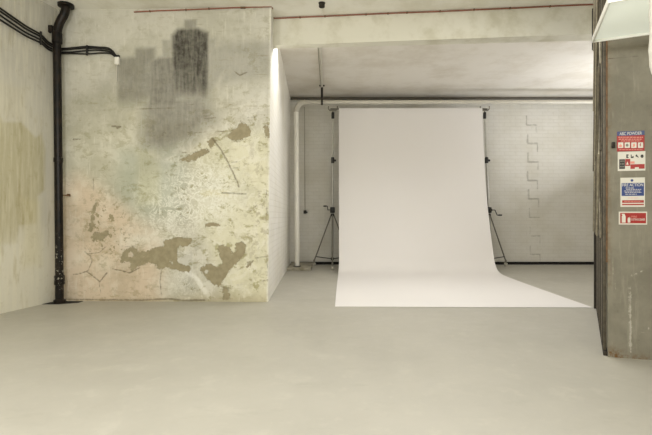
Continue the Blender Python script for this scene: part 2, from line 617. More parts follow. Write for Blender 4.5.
soot_dark = np.maximum(soot_dark, .58 * ss(sd_poly(X, Y, [(144, 100), (206, 92), (212, 120), (192, 140), (158, 152), (144, 146)]), -15, 12))
soot_dark = np.maximum(soot_dark, .20 * ss(sd_poly(X, Y, [(62, 92), (116, 70), (122, 120), (70, 128)]), -20, 20))
soot_dark = np.maximum(soot_dark, .22 * blob(X, Y, 150, 160, 22, 16))
soot_dark = np.maximum(soot_dark, .35 * box_f(X, Y, 57, 5, 67, 20, 5))  # soft dark patch in the top left corner
# local pigments, laid over one another
pig = np.tile(lin((206, 203, 189)), (len(X), 1))


def lay(pig, w, c):
    w = np.clip(w, 0, 1)[:, None]
    return pig * (1 - w) + lin(c) * w


pig = lay(pig, .8 * ss(Y, 150, 80), (204, 202, 190))
pig = lay(pig, .7 * box_f(X, Y, 62, 95, 150, 190, 16), (202, 200, 182))
pig = lay(pig, .75 * ss(sd_poly(X, Y, [(50, 185), (80, 175), (105, 192), (140, 215), (160, 240), (165, 310), (50, 310)]), -14, 14), (216, 196, 172))
pig = lay(pig, .6 * ss(sd_poly(X, Y, [(120, 150), (178, 148), (190, 175), (180, 215), (140, 220), (115, 190)]), -14, 12), (184, 191, 176))
pig = lay(pig, .45 * box_f(X, Y, 138, 150, 160, 205, 6), (206, 204, 172))
pig = lay(pig, .75 * ss(sd_poly(X, Y, [(196, 156), (214, 140), (275, 130), (275, 310), (232, 310), (212, 250), (195, 210)]), -14, 12), (230, 227, 200))
pig = lay(pig, .55 * blob(X, Y, 210, 195, 26, 28), (222, 222, 214))
pig = lay(pig, .6 * blob(X, Y, 192, 262, 14, 16), (212, 210, 200))
pig = lay(pig, .55 * blob(X, Y, 140, 240, 20, 9), (228, 228, 216))
pig = lay(pig, .5 * blob(X, Y, 256, 92, 16, 26), (212, 210, 200))
pig = lay(pig, .6 * blob(X, Y, 74, 196, 6, 9), (230, 222, 204))
pig = lay(pig, .7 * blob(X, Y, 170, 160, 7, 3), (240, 240, 232))
pig = lay(pig, .5 * blob(X, Y, 78, 258, 9, 10), (224, 216, 200))
pig = lay(pig, .5 * blob(X, Y, 104, 264, 10, 10), (226, 222, 206))
pig = lay(pig, .8 * ss(d_line(X, Y, [(178, 266), (190, 273), (198, 280), (206, 292)]), 3.6, 1.0), (248, 247, 242))
pig = lay(pig, .35 * ss(sd_poly(X, Y, [(176, 250), (192, 252), (197, 296), (184, 296)]), -4, 4), (196, 196, 190))
pig = lay(pig, .5 * ss(d_line(X, Y, [(204, 193), (226, 193)]), 5, 2), (214, 208, 168))
pig = lay(pig, .55 * ss(Y, 285, 300) * ss(X, 150, 210), (196, 186, 156))
pig = lay(pig, .5 * blob(X, Y, 150, 303, 90, 5), (186, 174, 144))
pig = lay(pig, .8 * ss(X - (268 + V * 3.2), -1.8, -.6), (238, 236, 228))
scrape = 1.3 * blob(X, Y, 204, 192, 32, 34) + .7 * blob(X, Y, 165, 215, 24, 24) + .45 * blob(X, Y, 186, 282, 22, 16) + .4 * blob(X, Y, 250, 130, 20, 16)
chip = 1.1 * blob(X, Y, 104, 222, 24, 28) + .5 * blob(X, Y, 258, 215, 14, 70) + .35 * blob(X, Y, 225, 125, 35, 25) + .6 * blob(X, Y, 120, 246, 26, 12)
flaky = (.40 + .6 * ss(X, 150, 215)) * ss(Y, 75, 150) + .12 + .25 * ss(X, 225, 250)
# return wall, front edge to back wall
BW = 9.08
RB = (-.818, BW)
pts2, fs2, U2, V2 = grid_verts((R_BOT[0], R_BOT[1], 0), (RB[0], RB[1], 0), (R_TOP[0], R_TOP[1], CEIL), (RB[0], RB[1], CEIL), 40, 36)
back = [(-6, 5.3, 0), (-6, BW, 0), (-6, 5.3, CEIL), (-6, BW, CEIL)]
wall = grid_obj('wall_partition', [(pts, fs, 0), (pts2, fs2, 1)], [M['peel'], M['brick_side']])
extra = len(pts2)


def padded(a, fill=0.0):
    return np.concatenate([a, np.full(extra, fill)])


set_attr(wall.data, 'bare', padded(bare, -30))
set_attr(wall.data, 'crack', padded(crack, 30))
set_attr(wall.data, 'soot_dark', padded(soot_dark))
set_attr(wall.data, 'scrape', padded(np.clip(scrape, 0, 1)))
set_attr(wall.data, 'chip', padded(np.clip(chip, 0, 1)))
set_attr(wall.data, 'flaky', padded(np.clip(flaky, 0, 1)))
set_col(wall.data, 'pigment', np.concatenate([pig, np.ones((extra, 3)) * .7]))
struct(wall)

# ---- left wall, at an angle to the picture
LDIR = Vector((-.226, -.974, 0)).normalized()
LEND = Vector((C0[0], C0[1], 0)) + LDIR * 8.95
pts, fs, U, V = grid_verts((LEND.x, LEND.y, 0), (C0[0], C0[1], 0), (LEND.x, LEND.y, CEIL), (C0[0], C0[1], CEIL), 420, 170)
s = (1 - U) * 8.95
X = 57 - s * 79.0                        # wear-map units
Y = 301 - V * CEIL * 86
pig = np.tile(lin((202, 199, 186)), (len(X), 1))
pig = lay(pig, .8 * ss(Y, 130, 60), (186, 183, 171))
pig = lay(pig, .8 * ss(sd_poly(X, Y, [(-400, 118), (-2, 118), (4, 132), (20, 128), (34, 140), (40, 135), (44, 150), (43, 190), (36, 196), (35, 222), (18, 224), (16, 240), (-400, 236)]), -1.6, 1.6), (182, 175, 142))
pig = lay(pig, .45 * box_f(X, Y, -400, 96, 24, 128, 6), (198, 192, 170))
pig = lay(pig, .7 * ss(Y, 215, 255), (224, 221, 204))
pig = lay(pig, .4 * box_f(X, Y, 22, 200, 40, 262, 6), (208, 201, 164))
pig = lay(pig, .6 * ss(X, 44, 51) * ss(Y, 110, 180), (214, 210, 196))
pig = lay(pig, .35 * ss(X, 49, 56) * ss(Y, 160, 60), (150, 144, 126))  # darker towards the corner and the ceiling
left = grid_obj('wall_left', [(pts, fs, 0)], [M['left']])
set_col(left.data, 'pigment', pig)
struct(left)

# ---- back wall of the alcove, white painted brick with a toothed seam
pts, fs, U, V = grid_verts((-1.2, BW, 0), (7.2, BW, 0), (-1.2, BW, CEIL), (7.2, BW, CEIL), 300, 150)
Xw = -1.2 + U * 8.4
Zw = V * CEIL


def bw(px, py):
    return ((px - CX) / F * BW, H - (py - CY) / F * BW)


tooth = []
for y0, xs in ((107, 0), (125.5, 1), (144, 1.5), (162.5, 1), (181, 2), (199.5, 3), (218, 3.4), (236.5, 3.6)):
    tooth += [[bw(526.5 + xs, y0 + 9), bw(526.5 + xs, y0 + 18), bw(536.5 + xs, y0 + 18), bw(536.5 + xs, y0 + 18 + 8)]]
seam = np.full(Xw.shape, 9.0)
for k, t in enumerate(tooth):
    full = d_line(Xw, Zw, t[:3]) + (.0 if k in (1, 2, 3, 4) else .005)
    seam = np.minimum(seam, full)
    seam = np.minimum(seam, d_line(Xw, Zw, t[2:]) + (.006 if k < 5 else .012))
bwall = grid_obj('wall_back', [(pts, fs, 0)], [M['brick']])
set_attr(bwall.data, 'seam', seam)
struct(bwall)
struct(MB().box((3.2, BW - .012, .028), (8.0, .024, .056)).build('gap_strip_back', M['gap'], smooth=False))  # dark strip standing in for the shadowed gap along the wall's foot

# ---- pier on the right: a thick length of wall ending in a concrete face
A, B = Vector((1.97, 3.12, 0)), Vector((2.92, 4.78, 0))
PU = Vector((.9713, -.2377, 0))
PN = Vector((-.2377, -.9713, 0))
A2 = A + PU * 5.2
B2 = Vector((7.2, 4.4, 0))


def pier(px, py, out=0.0):
    dr = Vector(((px - CX) / F, 1, (CY - py) / F))
    o = Vector((0, 0, H))
    t = (A + PN * out - o).dot(PN) / dr.dot(PN)
    return o + dr * t


ptsA, fsA, UA, VA = grid_verts(tuple(A), tuple(A2), (A.x, A.y, CEIL), (A2.x, A2.y, CEIL), 330, 220)
ptsB, fsB, _, _ = grid_verts(tuple(B), tuple(A), (B.x, B.y, CEIL), (A.x, A.y, CEIL), 20, 30)
ptsC, fsC, _, _ = grid_verts(tuple(B2), tuple(B), (B2.x, B2.y, CEIL), (B.x, B.y, CEIL), 2, 2)
pr = grid_obj('wall_right', [(ptsA, fsA, 0), (ptsB, fsB, 0), (ptsC, fsC, 1)], [M['pier'], M['alcove_ceiling']])
sx = UA * 5.2
sz = VA * CEIL


def pl(px, py):
    q = pier(px, py)
    return ((q - A).dot(PU), q.z)


joint = d_line(sx, sz, [pl(604, 59), pl(625, 57), pl(655, 54)])
scr = d_line(sx, sz, [pl(629.5, 288), pl(630, 310), pl(630.5, 352)]) * .9
for a, b in (((619, 296), (620, 300)), ((634, 293), (635, 298)), ((648, 327), (650, 331)), ((631, 276), (644, 270)), ((612, 262), (616, 290)), ((640, 330), (646, 334))):
    scr = np.minimum(scr, d_line(sx, sz, [pl(*a), pl(*b)]) + .004)
rust = 1.1 * np.exp(-(sx / .12) ** 2 - (sz / .06) ** 2) + .45 * np.exp(-(sx / .02) ** 2) * (sz > .5) + .6 * np.exp(-(sz / .03) ** 2)
padn = len(ptsB) + len(ptsC)
set_attr(pr.data, 'joint', np.concatenate([joint, np.full(padn, 9)]))
set_attr(pr.data, 'scratch', np.concatenate([scr, np.full(padn, 9)]))
set_attr(pr.data, 'rust', np.concatenate([rust, np.zeros(padn)]))
struct(pr)

# walls outside the picture that close the room
struct(MB().prism([(LEND.x - .1, -3.6), (7.2, -3.6), (7.2, -3.5), (LEND.x - .1, -3.5)], 0, CEIL).build('wall_rear', M['plain'], smooth=False))
struct(MB().prism([(6.95, -3.6), (7.1, -3.6), (7.1, 1.95), (6.95, 1.95)], 0, CEIL).build('wall_side', M['plain'], smooth=False))
struct(MB().prism([(7.05, 4.4), (7.2, 4.4), (7.2, 9.2), (7.05, 9.2)], 0, CEIL).build('wall_alcove', M['alcove_ceiling'], smooth=False))

# beam across the mouth of the alcove
struct(MB().prism([(-.74, 5.40), (3.0, 5.05), (6.9, 4.68), (6.9, 5.14), (3.0, 5.25), (-.75, 5.50)], 3.09, CEIL).build('trim_1', M['beam'], smooth=False))

# ------------------------------------------------------------------ black soil pipe in the corner
D = 5.05
base = P(59.5, 300.5, D)
base.z = 0
t = thing('drain_pipe', 'tall black cast iron drain pipe with a swan neck in the left corner', 'pipe', base)
low = [Vector((base.x, base.y, .005)), P(59.4, 275, D), P(58.2, 150, D), P(57.0, 46, D), P(57.2, 36, D)]
neck = [P(57.2, 36, D), P(58.0, 28, D), P(60.5, 21, D), P(63.8, 15, D), P(65.5, 10, D), P(66, 4.4, D)]
MB().tube(low, .043, 20).build('pipe_shaft', M['iron'], t)
MB().tube(smooth_path(neck, 5), .047, 20).build('swan_neck', M['iron'], t)
for (x, y, h, r) in ((59.5, 280, .06, .054), (57.2, 38, .07, .054), (58.3, 160, .03, .049)):
    c = P(x, y, D)
    MB().lathe([(.043, -h), (r, -h * .8), (r, h * .8), (.043, h)], c).build('pipe_collar', M['iron'], t)
MB().lathe([(.05, -.035), (.085, -.028), (.085, 0), (.02, 0)], P(66, 4.4, D)).build('ceiling_flange', M['iron'], t)
MB().lathe([(.05, .005), (.062, .008), (.062, .035), (.043, .05)], (base.x, base.y, 0)).build('pipe_socket', M['iron'], t)
c = P(50.8, 29, D)
MB().box(c, (.05, .03, .085), None, .006).tube([c, P(57, 31, D)], .01, 8).build('pipe_bracket', M['iron'], t)
c = P(66.5, 195.2, D + .05)
MB().tube([P(59, 195.2, D), c, P(68, 195, D + .05)], .007, 8).box(P(68.6, 195, D + .06), (.012, .06, .028), None, .003).build('wall_clip', M['rust'], t)

hx = [(-3.215, 5.165), (-3.30, 4.80), (-3.16, 4.88), (-2.87, 5.02), (-2.86, 5.165)]
single(MB().prism([(a, b) for a, b in [(-3.20, 5.16), (-3.27, 4.98), (-3.06, 4.98), (-2.90, 5.07), (-2.89, 5.155)]], .0, .004),
       'drain_hole', M['gap'], 'black open gully in the floor around the foot of the drain pipe', 'drain', (-3.08, 5.08, 0))


# ------------------------------------------------------------------ black cables, left wall and front wall
def lw(px, py, out=.035):
    yy = -4.412 / ((px - CX) / F - .232)
    q = P(px, py, yy)
    return q + Vector((.974, -.226, 0)) * out


def fw(px, py, out=.03):
    return P(px, py, 5.18 - .06 * (px - 57) / 211 - out)


LWC = ['topmost', 'second', 'third', 'lowest']
lrows = [[(-6, 6), (10, 17), (24, 26.5), (38, 34.5), (46, 42), (56, 47.5)],
         [(-6, 9.5), (10, 20), (24, 29.5), (38, 37), (46, 44.5), (56, 49.5)],
         [(-6, 13), (10, 24), (24, 33), (38, 40), (46, 47), (56, 51.5)],
         [(-6, 18), (10, 28), (24, 36.5), (38, 43), (46, 49.5), (56, 53.5)]]
for k, row in enumerate(lrows):
    single(MB().tube(smooth_path([lw(x, y, .03 + .004 * (k % 2)) for x, y in row], 6), .0105, 8), 'wall_cable', M['cable'],
           '%s of four black cables sagging across the left wall to the drain pipe' % LWC[k], 'cable', lw(row[-1][0], row[-1][1]), 'cables on the left wall')
rrows = [[(59, 48.5), (70, 48), (86, 46.5), (98, 47), (108, 48), (113, 51.5), (115.5, 55.5)],
         [(59, 50.3), (72, 49), (87, 48), (99, 48.2), (109, 49.6), (113.5, 52.5), (116.5, 56.5)],
         [(59, 52.2), (72, 52), (87, 50.5), (99, 50.2), (109, 51.5), (113.5, 54), (116, 57)],
         [(59, 53.6), (72, 53.4), (87, 53.8), (100, 53), (109, 53.2), (113, 55), (115.2, 57)]]
for k, row in enumerate(rrows):
    single(MB().tube(smooth_path([fw(x, y, .025 + .006 * (k % 2)) for x, y in row], 6), .009, 8), 'wall_cable', M['cable'],
           '%s of four black cables from the drain pipe along the stained wall' % LWC[k], 'cable', fw(row[-1][0], row[-1][1]), 'cables on the stained wall')
c = lw(37.5, 38.5, .045)
RL = Matrix.Rotation(math.atan2(.974, .226), 4, 'Z')
single(MB().box(c, (.022, .014, .15), None, .004), 'cable_clip', M['black'], 'black cable clip holding the cables on the left wall', 'clip', c - Vector((0, 0, .07)), 'cable clips')
c = fw(87, 50.2, .042)
single(MB().box(c, (.022, .014, .12), None, .004), 'cable_clip', M['black'], 'black cable clip holding the cables on the stained wall', 'clip', c - Vector((0, 0, .06)), 'cable clips')
c = fw(117.3, 61, .02)
t = thing('junction_box', 'small white junction box below the ends of the black cables', 'junction box', (c.x, c.y, c.z - .05))
MB().box(c, (.052, .04, .085), None, .005).build('box_body', M['white'], t)
MB().box(c + Vector((.005, 0, .055)), (.045, .03, .03), None, .006).build('cable_gland', M['black'], t)
MB().tube([fw(117, 65, .012), fw(116.6, 72, .008), fw(116.4, 82, .006)], .007, 8).build('conduit_stub', M['whitepipe'], t)

# ------------------------------------------------------------------ red-brown cable along the top of the wall and beam
t = thing('red_cable', 'thin red-brown cable clipped along the ceiling edge and beam', 'cable', fw(134, 11.5, .01))
pts = [fw(x, y, .012) for x, y in ((134, 12.0), (160, 10.7), (186, 9.8), (215, 8.6), (245, 7.3), (271.5, 6.6))]


def bm_pt(px, py, out=.012):
    # front face of the beam
    a, b = Vector((-.74, 5.40, 0)), Vector((3.0, 5.05, 0))
    e = b - a
    # X = k*Y ; on line
    k = (px - CX) / F
    tt = (k * a.y - a.x) / (e.x - k * e.y)
    yy = a.y + e.y * tt - out
    return P(px, py, yy)


pts += [fw(272.5, 8, -.02), bm_pt(273.6, 13), bm_pt(274, 18.3)]
for x in (280, 300, 322, 350, 380, 410, 440, 480, 520, 560, 596):
    pts.append(bm_pt(x, 18.6 - (x - 274) * .0442 + random.uniform(-.25, .25)))
MB().tube(pts, .0075, 8).build('cable_run', M['red'], t)
for x in (300, 325, 366, 388, 407, 440, 474, 510, 550):
    MB().box(bm_pt(x, 18.6 - (x - 274) * .0442, .012), (.014, .018, .022), None, .003).build('clip', M['rust'], t)
for x, y in ((150, 11.2), (186, 9.8), (209, 8.7), (243, 7.6)):
    MB().box(fw(x, y, .012), (.014 if x != 243 else .06, .018, .022), None, .003).build('clip', M['rust'], t)

# ceiling rose with its white conduit to the beam
q = Vector((-.093, 5.02, CEIL))
t = thing('ceiling_box', 'small dark box on the ceiling with a white conduit to the beam', 'junction box', q)
MB().lathe([(.026, -.05), (.034, -.045), (.034, -.008), (.04, 0)], q, (0, 0, 1), 16).build('box_body', M['gate_dark'], t)
MB().tube([q + Vector((0, .03, -.012)), q + Vector((.004, .27, -.012))], .009, 8).build('conduit', M['white'], t)

# ------------------------------------------------------------------ pipes in the alcove
t = thing('wall_pipe', 'long dark grey pipe running along the top of the back wall', 'pipe', (3.1, 8.93, 3.35))
MB().tube([(-.80, 8.93, 3.385), (7.04, 8.93, 3.385)], .026, 14).build('pipe_run', M['darkpipe'], t)
for x in (-.76, 6.6):
    MB().lathe([(.03, -.02), (.042, -.02), (.042, .02), (.03, .02)], (x, 8.93, 3.385), (1, 0, 0), 14).build('pipe_coupling', M['darkpipe'], t)

q = Vector((-.15, 8.2, CEIL - .02))
t = thing('pipe_hanger', 'dark strut crossing the dark pipe under a pale conduit on the alcove ceiling', 'strut', (-.15, 8.185, 3.065))
MB().tube([(-.135, 5.55, CEIL - .022), (-.152, 8.2, CEIL - .022)], .022, 10).build('ceiling_conduit', M['whitepipe'], t)
MB().box((-.172, 6.87, CEIL - .008), (.012, 2.6, .014), None, .003).build('ceiling_cable', M['cord'], t)
MB().box((-.150, 8.185, (CEIL + 3.065) / 2), (.040, .030, CEIL - 3.065), None, .005).build('strut_bar', M['gate_dark'], t)
MB().box((-.150, 8.185, CEIL - .006), (.10, .07, .012), None, .003).build('ceiling_plate', M['gate_dark'], t)

# cream pipe rising from the plinth and turning along the top of the wall
PZ = 3.14
PX, PY = -.615, 8.26
t = thing('cream_pipe', 'cream painted pipe rising from the low plinth and bending along the wall top', 'pipe', (PX, PY, .054))
MB().tube([(PX, PY, .054), (PX - .02, PY, 2.95)], .046, 20).build('riser', M['white'], t)
el = [(PX - .02 + .17 * (1 - math.cos(a)), PY, 2.95 + .185 * math.sin(a)) for a in np.linspace(0, math.pi / 2, 10)]
MB().tube(el, .049, 20).build('elbow', M['whitepipe'], t)
MB().tube([(PX + .15, PY, PZ), (7.04, PY, PZ)], .032, 20).build('horizontal_run', M['whitepipe'], t)
MB().lathe([(.075, .0), (.075, .012), (.05, .014)], (PX, PY, .054), (0, 0, 1), 20).build('floor_ring', M['gap'], t)
single(MB().box((-.57, 8.52, .027), (.44, 1.0, .054), None, .008), 'floor_plinth', M['plinth'],
       'low concrete plinth on the floor in the alcove corner', 'plinth', (-.57, 8.5, 0))

# thin cable with a socket on the back wall
a = P(305, 212, BW - .02)
t = thing('cable_drop', 'thin cable with a small black socket hanging on the back wall by the cream pipe', 'socket', (a.x, a.y, a.z - .03))
MB().tube([P(304.6, 107, BW - .008), P(304.7, 160, BW - .008), P(305, 210, BW - .01)], .007, 6).build('cable', M['cord'], t)
MB().lathe([(.02, -.035), (.032, -.03), (.032, .03), (.015, .04)], a, (0, 0, 1), 14).tube([a, P(307.5, 212.3, BW - .02)], .014, 8).build('socket_body', M['black'], t)


# ------------------------------------------------------------------ wind-up stands
def stand(bx, by, lean, crank_dir, label, foot_angles, crank_deg):
    t = thing('backdrop_stand', label, 'stand', (bx, by, 0), 0, 'wind-up backdrop stands')

    def c(z, dx=0, dy=0):
        return Vector((bx + lean * z / 3.17 + dx, by + dy, z))
    MB().tube([c(.12), c(1.1)], .024, 14).build('lower_tube', M['chrome'], t)
    MB().tube([c(1.1), c(2.09)], .021, 14).build('middle_tube', M['chrome'], t)
    MB().tube([c(2.05), c(3.03)], .016, 14).build('upper_tube', M['chrome'], t)
    MB().lathe([(.024, -.06), (.033, -.055), (.033, .035), (.026, .06)], c(2.09)).box(c(2.085, .042), (.05, .03, .04), None, .008).build('collar', M['black'], t)
    MB().lathe([(.02, -.08), (.029, -.07), (.029, .04), (.02, .05)], c(2.98)).build('top_clamp', M['black'], t)
    # bracket with two hooks that carry the crossbar
    br = MB().tube([c(3.02), c(3.075)], .012, 10)
    for s in (-1, 1):
        br.tube(smooth_path([c(3.07), c(3.065, .045 * s, 0), c(3.085, .085 * s, -.02), c(3.14, .085 * s, -.03)], 4), .011, 8)
    br.box(c(3.064), (.14, .05, .02), None, .006)
    br.build('hook_bracket', M['steel'], t)
    kb = MB().box(c(1.117), (.095, .085, .115), None, .015).lathe([(.024, -.06), (.034, -.05), (.034, .05), (.024, .06)], c(1.117, 0, -.05), (0, 1, 0))
    kb.build('crank_box', M['black'], t)
    k0 = c(1.117, crank_dir * .03, -.06)
    k1 = k0 + Vector((crank_dir * .06, -.02, crank_deg[0] * .0))
    k2 = k1 + Vector((crank_dir * crank_deg[1], 0, crank_deg[2]))
    k3 = k2 + Vector((crank_dir * crank_deg[3], -.02, 0))
    h = MB().tube([k0, k1, k2, k3], .010, 8)
    hnd = h.build('crank_handle', M['black'], t)
    MB().tube([k2 + (k3 - k2) * .25, k3 + (k3 - k2) * .05], .015, 10).build('crank_grip', M['black'], hnd)
    MB().lathe([(.02, -.03), (.034, -.025), (.034, .02), (.02, .03)], c(1.02)).build('leg_hub', M['black'], t)
    MB().lathe([(.02, -.03), (.03, -.025), (.03, .02), (.02, .03)], c(.165)).build('brace_hub', M['black'], t)
    for a in foot_angles:
        d = Vector((math.cos(math.radians(a)), math.sin(math.radians(a)), 0))
        foot = Vector((bx, by, .095)) + d * .43
        top = c(1.02) + d * .03
        MB().tube([top, foot], .0125, 10).build('leg', M['steel'], t)
        on = top + (foot - top) * .90
        MB().tube([c(.165) + d * .025, on], .009, 8).build('brace', M['black'], t)
        cs = MB().tube([foot + Vector((0, 0, .03)), foot - Vector((0, 0, .02))], .017, 10).box(foot - Vector((0, 0, .028)), (.03, .045, .03), None, .006)
        cs = cs.build('caster_fork', M['steel'], t)
        w = foot.copy()
        w.z = .036
        ax = Vector((d.y, -d.x, 0))
        MB().lathe([(.016, -.02), (.036, -.016), (.036, .016), (.016, .02)], w, ax, 18).build('caster_wheel', M['whitepipe'], cs)


stand(.045, 8.6, .012, -1, 'wind-up steel backdrop stand on the left of the white paper, beside the cream pipe', (148, 270, 30), (0, .01, .075, .07))
stand(3.15, 8.6, -.135, 1, 'leaning wind-up steel backdrop stand on the right of the white paper', (30, 150, 254), (0, .045, -.10, .08))

# crossbar and paper
single(MB().tube([(.005, 8.616, 3.097), (3.08, 8.616, 3.097)], .014, 12), 'crossbar', M['steel'],
       'steel crossbar carried by the two stands at the top of the white paper', 'bar', (1.53, 8.585, 3.078))
t = thing('paper_backdrop', 'wide roll of white photographic background paper sweeping down onto the floor', 'backdrop', (1.5, 4.85, 0))
prof = [(8.562, 3.10), (8.53, 2.7), (8.455, 2.2), (8.36, 1.7), (8.23, 1.25), (8.08, .85), (7.96, .56), (7.86, .33), (7.76, .16), (7.63, .060), (7.44, .018), (7.15, .007), (6.6, .005), (6.0, .005), (5.4, .005), (4.84, .005)]
sp = smooth_path([(0, y, z) for y, z in prof], 5)
sp = [Vector((0, q.y, max(q.z, .004))) for q in sp]
mb = MB()
NW = 24
L = [0]
for a, b in zip(sp[:-1], sp[1:]):
    L.append(L[-1] + (b - a).length)
for side in (0, 1):
    for i, q in enumerate(sp):
        f = L[i] / L[-1]
        tg = (sp[min(i + 1, len(sp) - 1)] - sp[max(i - 1, 0)]).normalized()
        nr = Vector((0, tg.z, -tg.y))          # towards the camera / up
        if nr.z < -.2 or nr.y > .2:
            nr = -nr
        ff = f * f * (3 - 2 * f)
        x0 = .174 + (.067 - .174) * max(0, (f - .5) * 2) ** .8 - .012 * min(1, 2 * f)
        x1 = 2.966 + (2.862 - 2.966) * ff
        for k in range(NW + 1):
            u = k / NW
            p = Vector((x0 + (x1 - x0) * u, q.y, q.z)) - nr * (.003 * side)
            if i == len(sp) - 1:
                p.y -= .05 * u - .0
            p.z = max(p.z, .0012 + (.0035 if side == 0 else 0))
            mb.v.append(p)
n = len(sp)
W = NW + 1
o = n * W
for i in range(n - 1):
    for k in range(NW):
        mb.f.append((i * W + k, i * W + k + 1, (i + 1) * W + k + 1, (i + 1) * W + k))
        mb.f.append((o + i * W + k, o + (i + 1) * W + k, o + (i + 1) * W + k + 1, o + i * W + k + 1))
    for k in (0, NW):
        mb.f.append((i * W + k, (i + 1) * W + k, o + (i + 1) * W + k, o + i * W + k))
for k in range(NW):
    for i in (0, n - 1):
        mb.f.append((i * W + k, o + i * W + k, o + i * W + k + 1, i * W + k + 1))
mb.build('paper_sweep', M['paper'], t)
MB().lathe([(.018, 0), (.049, 0), (.049, 2.79), (.018, 2.79)], (.175, 8.614, 3.097), (1, 0, 0), 28).build('paper_roll', M['paper'], t)

# ------------------------------------------------------------------ folded lattice gate against the pier's side
SD = (B - A).normalized()
SN = Vector((-SD.y, SD.x, 0))
SLEN = (B - A).length
t = thing('folding_gate', 'grimy steel lattice gate folded back against the side of the concrete pier', 'gate', A + SD * .9 + SN * .03)


def gp(s, z, out):
    q = A + SD * s + SN * out
    return Vector((q.x, q.y, z))


RS = Matrix.Rotation(math.atan2(SD.y, SD.x), 4, 'Z')
nb = 13
for i in range(nb):
    s_ = .10 + (SLEN - .22) * i / (nb - 1)
    m = (M['gate'], M['gate_dark'], M['gate_light'], M['gate_dark'])[i % 4]
    mb = MB()
    mb.box(gp(s_, 1.70, .016), (.026, .022, 3.38), RS, .003)
    mb.box(gp(s_ + .03, 1.70, .012), (.016, .014, 3.36), RS, .002)
    mb.build('gate_bar', m, t)
k = 0
for s0 in (.10, .42, .74, 1.06, 1.38):
    s1 = min(s0 + .40, SLEN - .06)
    for lv in range(4):
        for up in (0, 1):
            z0, z1 = .84 + lv * .64, .84 + lv * .64 + .62
            if up:
                z0, z1 = z1, z0
            o_ = .040 + .012 * up
            MB().tube([gp(s0, z0, o_), gp((s0 + s1) / 2, (z0 + z1) / 2, o_), gp(s1, z1, o_)], .0075, 6).build(
                'lattice_strip', (M['gate_light'], M['gate_pale'], M['gate'])[k % 3], t)
            k += 1
MB().box(gp(.012, 2.05, .004), (.018, .014, 2.76), RS, .003).build('jamb_channel', M['rust'], t)
MB().box(gp(SLEN - .03, 1.715, .022), (.06, .05, 3.43), RS, .003).build('lead_post', M['gate_dark'], t)
MB().box(gp(.95, .012, .012), (1.85, .03, .024), RS, .003).build('floor_track', M['gate_dark'], t)
MB().box(gp(SLEN - .05, 3.02, .05), (.10, .03, .42), RS, .004).build('top_plate', M['gate_dark'], t)


# ------------------------------------------------------------------ signs on the pier
ROT = math.atan2(PU.y, PU.x)


class Sign:
    """a flat sign on the pier face; positions given in photo pixels, stored in metres on the face"""

    def __init__(self, name, label, cx, bottom, group):
        q = pier(cx, bottom)
        self.t = thing(name, label, 'sign', q, ROT, group)

    def rect(self, x0, y0, x1, y1, out0, out1, mat, name, parent=None):
        a, b = pier(x0, y1), pier(x1, y0)
        w = (b - a).dot(PU)
        xm = (a + b) / 2
        # keep edges upright: heights from the middle of the sign
        zt = pier((x0 + x1) / 2, y0).z
        zb = pier((x0 + x1) / 2, y1).z
        c = Vector((xm.x, xm.y, (zt + zb) / 2)) + PN * ((out0 + out1) / 2)
        return MB().box(c, (w, out1 - out0, zt - zb), Matrix.Rotation(ROT, 4, 'Z')).build(name, mat, parent or self.t, smooth=False)

    def poly(self, pts, out, mat, name, parent=None):
        vs = [pier(x, y, out) for x, y in pts]
        vs2 = [v - PN * .0006 for v in vs]
        n = len(pts)
        fs = [tuple(range(n)), tuple(range(2 * n - 1, n - 1, -1))] + [(i, i + n, (i + 1) % n + n, (i + 1) % n) for i in range(n)]
        return MB().add(vs + vs2, fs).build(name, mat, parent or self.t, smooth=False)

    def words(self, x0, y0, x1, y1, out, mat, name, text):
        cu = bpy.data.curves.new('t', 'FONT')
        cu.body = text
        cu.size = 1
        cu.extrude = .004
        o = bpy.data.objects.new('t', cu)
        COL.objects.link(o)
        dg = bpy.context.evaluated_depsgraph_get()
        me = bpy.data.meshes.new_from_object(o.evaluated_get(dg))
        bpy.data.objects.remove(o)
        vs = [v.co.copy() for v in me.vertices]
        fs = [tuple(p.vertices) for p in me.polygons]
        bpy.data.meshes.remove(me)
        xs = [v.x for v in vs]
        ys = [v.y for v in vs]
        mx0, mx1, my0, my1 = min(xs), max(xs), min(ys), max(ys)
        a, b = pier(x0, y1, out), pier(x1, y1, out)
        zt = pier((x0 + x1) / 2, y0).z
        zb = pier((x0 + x1) / 2, y1).z
        w = (b - a).dot(PU)
        r = [a + PU * ((v.x - mx0) / (mx1 - mx0) * w) + PN * (v.z * .1) for v in vs]
        for q, v in zip(r, vs):
            q.z = zb + (v.y - my0) / (my1 - my0) * (zt - zb)
        return MB().add(r, fs).build(name, mat, self.t, smooth=False)

    def lines(self, rows, out, mat, name):
        """rows of illegible small print: short dashes with word gaps"""
        mb = MB()
        for x0, x1, y, h in rows:
            x = x0
            while x < x1 - .4:
                l = min(random.uniform(1.0, 3.2), x1 - x)
                a, b = pier(x, y + h / 2), pier(x + l, y - h / 2)
                c = (a + b) / 2 + PN * out
                mb.box(c, ((b - a).dot(PU), .0006, abs(b.z - a.z)), Matrix.Rotation(ROT, 4, 'Z'))
                x += l + .55
        return mb.build(name, mat, self.t, smooth=False)


G = 'safety signs on the concrete pier'
